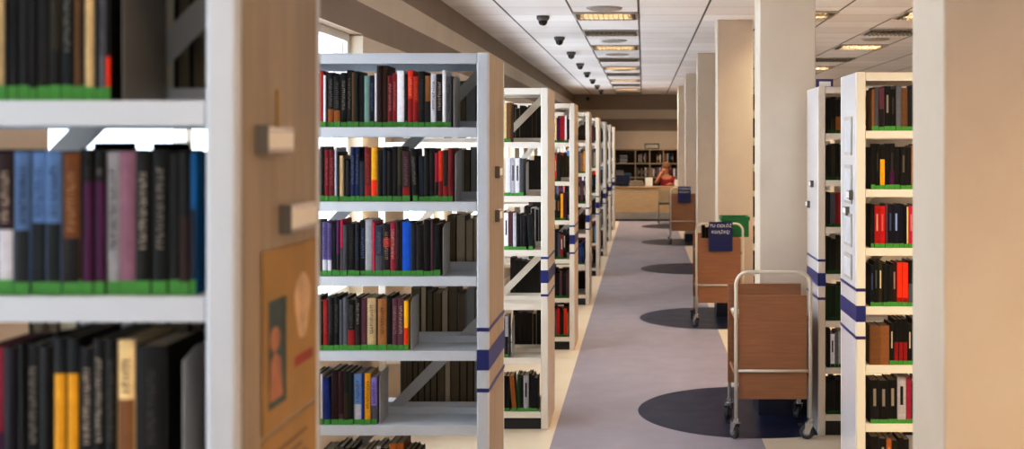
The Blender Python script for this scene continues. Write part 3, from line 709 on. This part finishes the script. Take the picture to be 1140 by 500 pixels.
# ------------------------------------------------------------------ reception desk and what is behind
d = empty('reception_desk', (0, 27.8, 0), 'long birch reception desk with steel kick strip across the aisle end', 'desk')
MB().box(-1.5, 1.6, 0, .03, .2, .775).box(-1.5, -1.47, .03, .7, 0, .775).box(1.57, 1.6, .03, .7, 0, .775).build('front_panel', M_DESK, d)
MB().box(-1.5, 1.6, .002, .028, .04, .199).build('kick_strip', M_STEELKICK, d)
MB().box(-1.48, 1.58, .03, .06, .0, .19).build('plinth', M_PLINTH, d)
MB().box(-1.54, 1.64, -.03, .75, .776, .81).build('worktop', M_DESKTOP, d, bevel=.004)
# rear bookcase
YBk = 30.75
rc = empty('office_shelf', (0, YBk, 0), 'low brown open shelf unit along the striped back wall', 'shelf unit')
b = MB().box(-1.5, 2.2, .3, .32, 0, 1.70); b.build('back_board', M_CASEBACK, rc)
MB().box(-1.5, 2.2, -.01, .2995, 1.67, 1.70).build('top_board', M_CASEWOOD, rc)
for z in (.1, .5, .93, 1.3): MB().box(-1.5, 2.2, 0, .2995, z, z+.025).build('shelf', M_CASEWOOD, rc)
for x in (-1.5, -.95, -.22, .16, .52, .9, 1.5, 2.17): MB().box(x, x+.03, -.005, .2995, 0, 1.6695).build('divider', M_CASEWOOD, rc)
for (xa, xb, z, s) in ((-.16, .14, .957, 1), (.2, .5, .957, 2), (-.12, -.02, 1.327, 3), (.0, .12, 1.327, 4), (.36, .5, 1.327, 5), (.56, .8, 1.327, 6), (.56, .88, .957, 7)):
    stuff_row(xa, xb, YBk+.05, z, 700+s, .25, pal='kgwwteUDks')
o = STUFF.build('books', M_COVER); tag(o, 'many small far-off books filling the distant bookcases and the office shelf', 'books', kind='stuff')
f = empty('picture_frame', (.23, YBk+.12, 1.70), 'black frame with pale picture standing on the office shelf', 'picture frame')
MB().box(-.19, .19, 0, .02, 0, .02).box(-.19, .19, 0, .02, .125, .145).box(-.19, -.17, 0, .02, .02, .125).box(.17, .19, 0, .02, .02, .125).build('frame', M_BLACK, f); MB().box(-.1695, .1695, .008, .015, .0205, .1245).build('picture', mat('pale_picture', (170, 168, 164), .5, noise=.1), f)
# paper stacks on the left compartments
for i, (x, z, h, c) in enumerate(((-.75, 1.327, .12, 'g'), (-.52, 1.327, .2, 'w'), (-.62, .957, .16, 'w'), (-.4, .957, .1, 'l'))):
    pb = MB(); rr = random.Random(i)
    zz = 0
    while zz < h:
        o_ = rr.uniform(-.02, .02); pb.box(-.1+o_, .1+o_, 0, .2, zz, zz+.022, shade(PAL[c][1], rr.uniform(.7, .95))); zz += .026
    o = pb.build('paper_stack', M_COVER, loc=(x, YBk+.04, z)); tag(o, '%s stack of papers, %s of four in the left office shelf' % (('grey', 'white', 'white', 'pale blue')[i], ORD[i+1]), 'papers')
# things on desk
m_ = empty('monitor', (-.48, 28.25, .81), 'dark blue-black monitor at the left end of reception desk', 'monitor')
MB().box(-.12, .12, -.06, .06, 0, .012).build('base', M_BLACK, m_); MB().box(-.02, .02, 0, .02, .012, .08).build('stand', M_BLACK, m_); MB().box(-.17, .15, -.02, 0, .05, .27).build('screen', mat('screen_dark', (26, 34, 60), .25, noise=.05), m_)
for i in range(4):
    o = MB().box(-.19+.01*i, .19-.015*i, -.13, .13, 0, .034).build('document_tray', mat('tray_brown', (124, 112, 92), .5, noise=.1), loc=(-.16, 28.15, .811+.035*i))
    tag(o, 'flat brown folder in the pile on the reception desk, %s from the bottom' % ORD[i+1], 'folder', 'pile of folders on the reception desk')
o = MB().box(-.09, .09, -.02, .02, 0, .21).box(-.085, .085, -.024, -.0205, .02, .06).build('file_box', M_PAPER, loc=(.14, 28.2, .811)); tag(o, 'white upright file box on the desk left of the person', 'box')
o = MB().box(-.06, .07, -.04, .04, 0, .15).box(-.05, .06, -.03, .03, .1501, .165).build('file_box', M_PAPER, loc=(.82, 28.3, .811)); tag(o, 'white paper box on the desk right of the person', 'box')

# visitor chair in front of the desk
vc = empty('visitor_chair', (.55, 27.05, 0), 'pale-backed chair with dark seat in front of the reception desk', 'chair')
MB().box(-.2, .2, -.2, .22, .44, .48).build('seat', M_BLACK, vc, bevel=.01)
MB().box(-.2, .2, -.235, -.215, .52, .82).build('backrest', mat('chair_back', (186, 160, 122), .5, noise=.06), vc, bevel=.008)
for x in (-.19, .19):
    MB().tube([(x, -.205, 0), (x, -.205, .5), (x, -.206, .8)], .011).build('leg', M_CHROMEFR, vc, smooth=True)
    MB().tube([(x, .2, 0), (x, .2, .435)], .011).build('leg', M_CHROMEFR, vc, smooth=True)

# ------------------------------------------------------------------ person behind the desk
def skin_mesh(name, verts, edges, radii, m, parent=None, loc=(0,0,0), sub=2, root=0):
    me = bpy.data.meshes.new(name); me.from_pydata(verts, edges, [])
    o = bpy.data.objects.new(name, me); C.objects.link(o); o.location = loc
    if parent: o.parent = parent
    s = o.modifiers.new('skin', 'SKIN'); s.use_smooth_shade = True
    for i, rr in enumerate(radii):
        me.skin_vertices[0].data[i].radius = rr if isinstance(rr, tuple) else (rr, rr); me.skin_vertices[0].data[i].use_root = (i == root)
    u = o.modifiers.new('sub', 'SUBSURF'); u.levels = sub; u.render_levels = sub
    me.materials.append(m); return o
M_SKIN = mat('skin', (206, 140, 104), .5, noise=.05, nscale=20); M_HAIR = mat('ginger_hair', (128, 82, 46), .5, noise=.3, nscale=40, stretch=(1, 1, .2))
M_REDTOP = mat('red_top', (156, 30, 36), .7, noise=.1); M_TROUS = mat('dark_trousers', (34, 34, 44), .7, noise=.1)
px, py = .58, 29.0
# local frame: person faces -y (towards the camera), leaning to the left onto the raised hand
V = [(0,0,.52),(0,-.02,.70),(0,-.04,.88),(0,-.05,1.0),(.0,-.06,1.07),(.0,-.075,1.13),(.0,-.08,1.24),          # pelvis..head 0-6
     (-.17,-.05,.98),(-.27,-.2,.86),(-.16,-.26,1.08),(-.1,-.2,1.16),                                       # raised arm 7-10
     (.17,-.05,.98),(.23,-.12,.78),(.1,-.4,.85),(.02,-.5,.845),                                            # resting arm 11-14
     (-.1,-.05,.5),(-.13,-.42,.50),(-.13,-.4,.1),(-.13,-.52,.04), (.1,-.05,.5),(.13,-.42,.50),(.13,-.4,.1),(.13,-.52,.04)]
E = [(0,1),(1,2),(2,3),(3,4),(4,5),(5,6),(3,7),(7,8),(8,9),(9,10),(3,11),(11,12),(12,13),(13,14),(0,15),(15,16),(16,17),(17,18),(0,19),(19,20),(20,21),(21,22)]
Rr = [(.15,.12),(.13,.1),(.15,.11),(.12,.085),.055,.05,(.08,.095),.055,.042,.034,.028,.055,.042,.034,.028,.09,.07,.045,.035,.09,.07,.045,.035]
p = skin_mesh('person', V, E, Rr, M_SKIN, loc=(px, py, 0)); tag(p, 'person with ginger hair in a red top seated behind the desk, hand raised to head', 'person')
skin_mesh('top', [(0,0,.56),(0,-.02,.70),(0,-.04,.88),(0,-.05,.985),(-.15,-.05,.985),(-.22,-.13,.92),(.15,-.05,.985),(.2,-.1,.88)],
          [(0,1),(1,2),(2,3),(3,4),(4,5),(3,6),(6,7)], [(.165,.135),(.15,.12),(.165,.125),(.13,.098),.068,.056,.068,.056], M_REDTOP, p)
skin_mesh('trousers', [(0,0,.5),(-.1,-.05,.5),(-.13,-.42,.5),(-.13,-.4,.12),(.1,-.05,.5),(.13,-.42,.5),(.13,-.4,.12)], [(0,1),(1,2),(2,3),(0,4),(4,5),(5,6)], [(.16,.13),.1,.08,.055,.1,.08,.055], M_TROUS, p)
def ell(name, c, r, m, parent, n=20):
    prof = [(math.sin(PI*k/n), -math.cos(PI*k/n)) for k in range(n+1)]
    o = MB().lathe(prof, n=24).build(name, m, parent, loc=c, smooth=True); o.scale = r; return o
h = MB().lathe([(math.sin(PI*k/16)*(1+.08*math.sin(k)), -math.cos(PI*k/16)) for k in range(17)], n=24).build('hair', M_HAIR, p, loc=(0, -.015, 1.265), smooth=True); h.scale = (.112, .112, .125)
skin_mesh('hair_bun', [(0,.05,1.28),(.02,.09,1.31),(.03,.1,1.27)], [(0,1),(1,2)], [.07,.05,.04], M_HAIR, p)
for s in (-1, 1): ell('eye', (s*.032, -.158, 1.235), (.013, .008, .008), mat('eye_dark', (40, 30, 26), .3), p, 8)
ell('nose', (0, -.172, 1.205), (.012, .018, .022), M_SKIN, p, 8); ell('mouth', (0, -.158, 1.17), (.024, .008, .007), mat('lips', (160, 70, 66), .5), p, 8)
for s in (-1, 1): ell('ear', (s*.098, -.075, 1.215), (.012, .02, .03), M_SKIN, p, 8)
for k in range(5):     # fingers of the raised and the resting hand
    a = (-.125+.016*k, -.2, 1.17); L = (.045, .06, .066, .06, .048)[k]
    skin_mesh('finger', [a, (a[0]+.01, a[1]+.01, a[2]+L*.5), (a[0]+.016, a[1]+.03, a[2]+L)], [(0,1),(1,2)], [.009,.0085,.007], M_SKIN, p, sub=1)
    a = (-.015+.016*k, -.52, .84)
    skin_mesh('finger', [a, (a[0]-.008, a[1]-L*.5, a[2]+.004), (a[0]-.014, a[1]-L, a[2]-.004)], [(0,1),(1,2)], [.009,.0085,.007], M_SKIN, p, sub=1)
oc = empty('office_chair', (px, py+.02, 0), 'black office chair under the person behind the reception desk', 'chair')
MB().box(-.22, .22, -.25, .2, .36, .4).build('seat', M_BLACK, oc, bevel=.015); MB().cyl((0, 0, .06), .025, .2995, n=16).build('column', M_CHROME, oc)
MB().box(-.25, .25, -.025, .025, .03, .06).box(-.025, .025, -.25, -.026, .03, .06).box(-.025, .025, .026, .25, .03, .06).box(-.25, -.2, -.02, .02, 0, .0295).box(.2, .25, -.02, .02, 0, .0295).build('base', M_BLACK, oc)
MB().box(-.19, .19, .2, .23, .45, .78).box(-.02, .02, .2005, .2295, .36, .4495).build('backrest', M_BLACK, oc, bevel=.01)

# ------------------------------------------------------------------ camera
cam = bpy.data.cameras.new('camera'); co = bpy.data.objects.new('camera', cam); C.objects.link(co)
co.location = (0, 0, CH); co.rotation_euler = (PI/2, 0, 0)
cam.sensor_width = 36; cam.lens = 36*F/1140; cam.shift_x = -146/1140; cam.shift_y = -90/1140
cam.clip_start = .05; cam.clip_end = 100
cam.dof.use_dof = True; cam.dof.focus_distance = 6.8; cam.dof.aperture_fstop = 3.3
scene.camera = co
scene.view_settings.view_transform = 'Standard'; scene.view_settings.look = 'None'; scene.view_settings.exposure = 0
vs = scene.view_settings; vs.use_curve_mapping = True
cv = vs.curve_mapping.curves[3]; cv.points.new(.22, .185); cv.points.new(.7, .745); vs.curve_mapping.update()
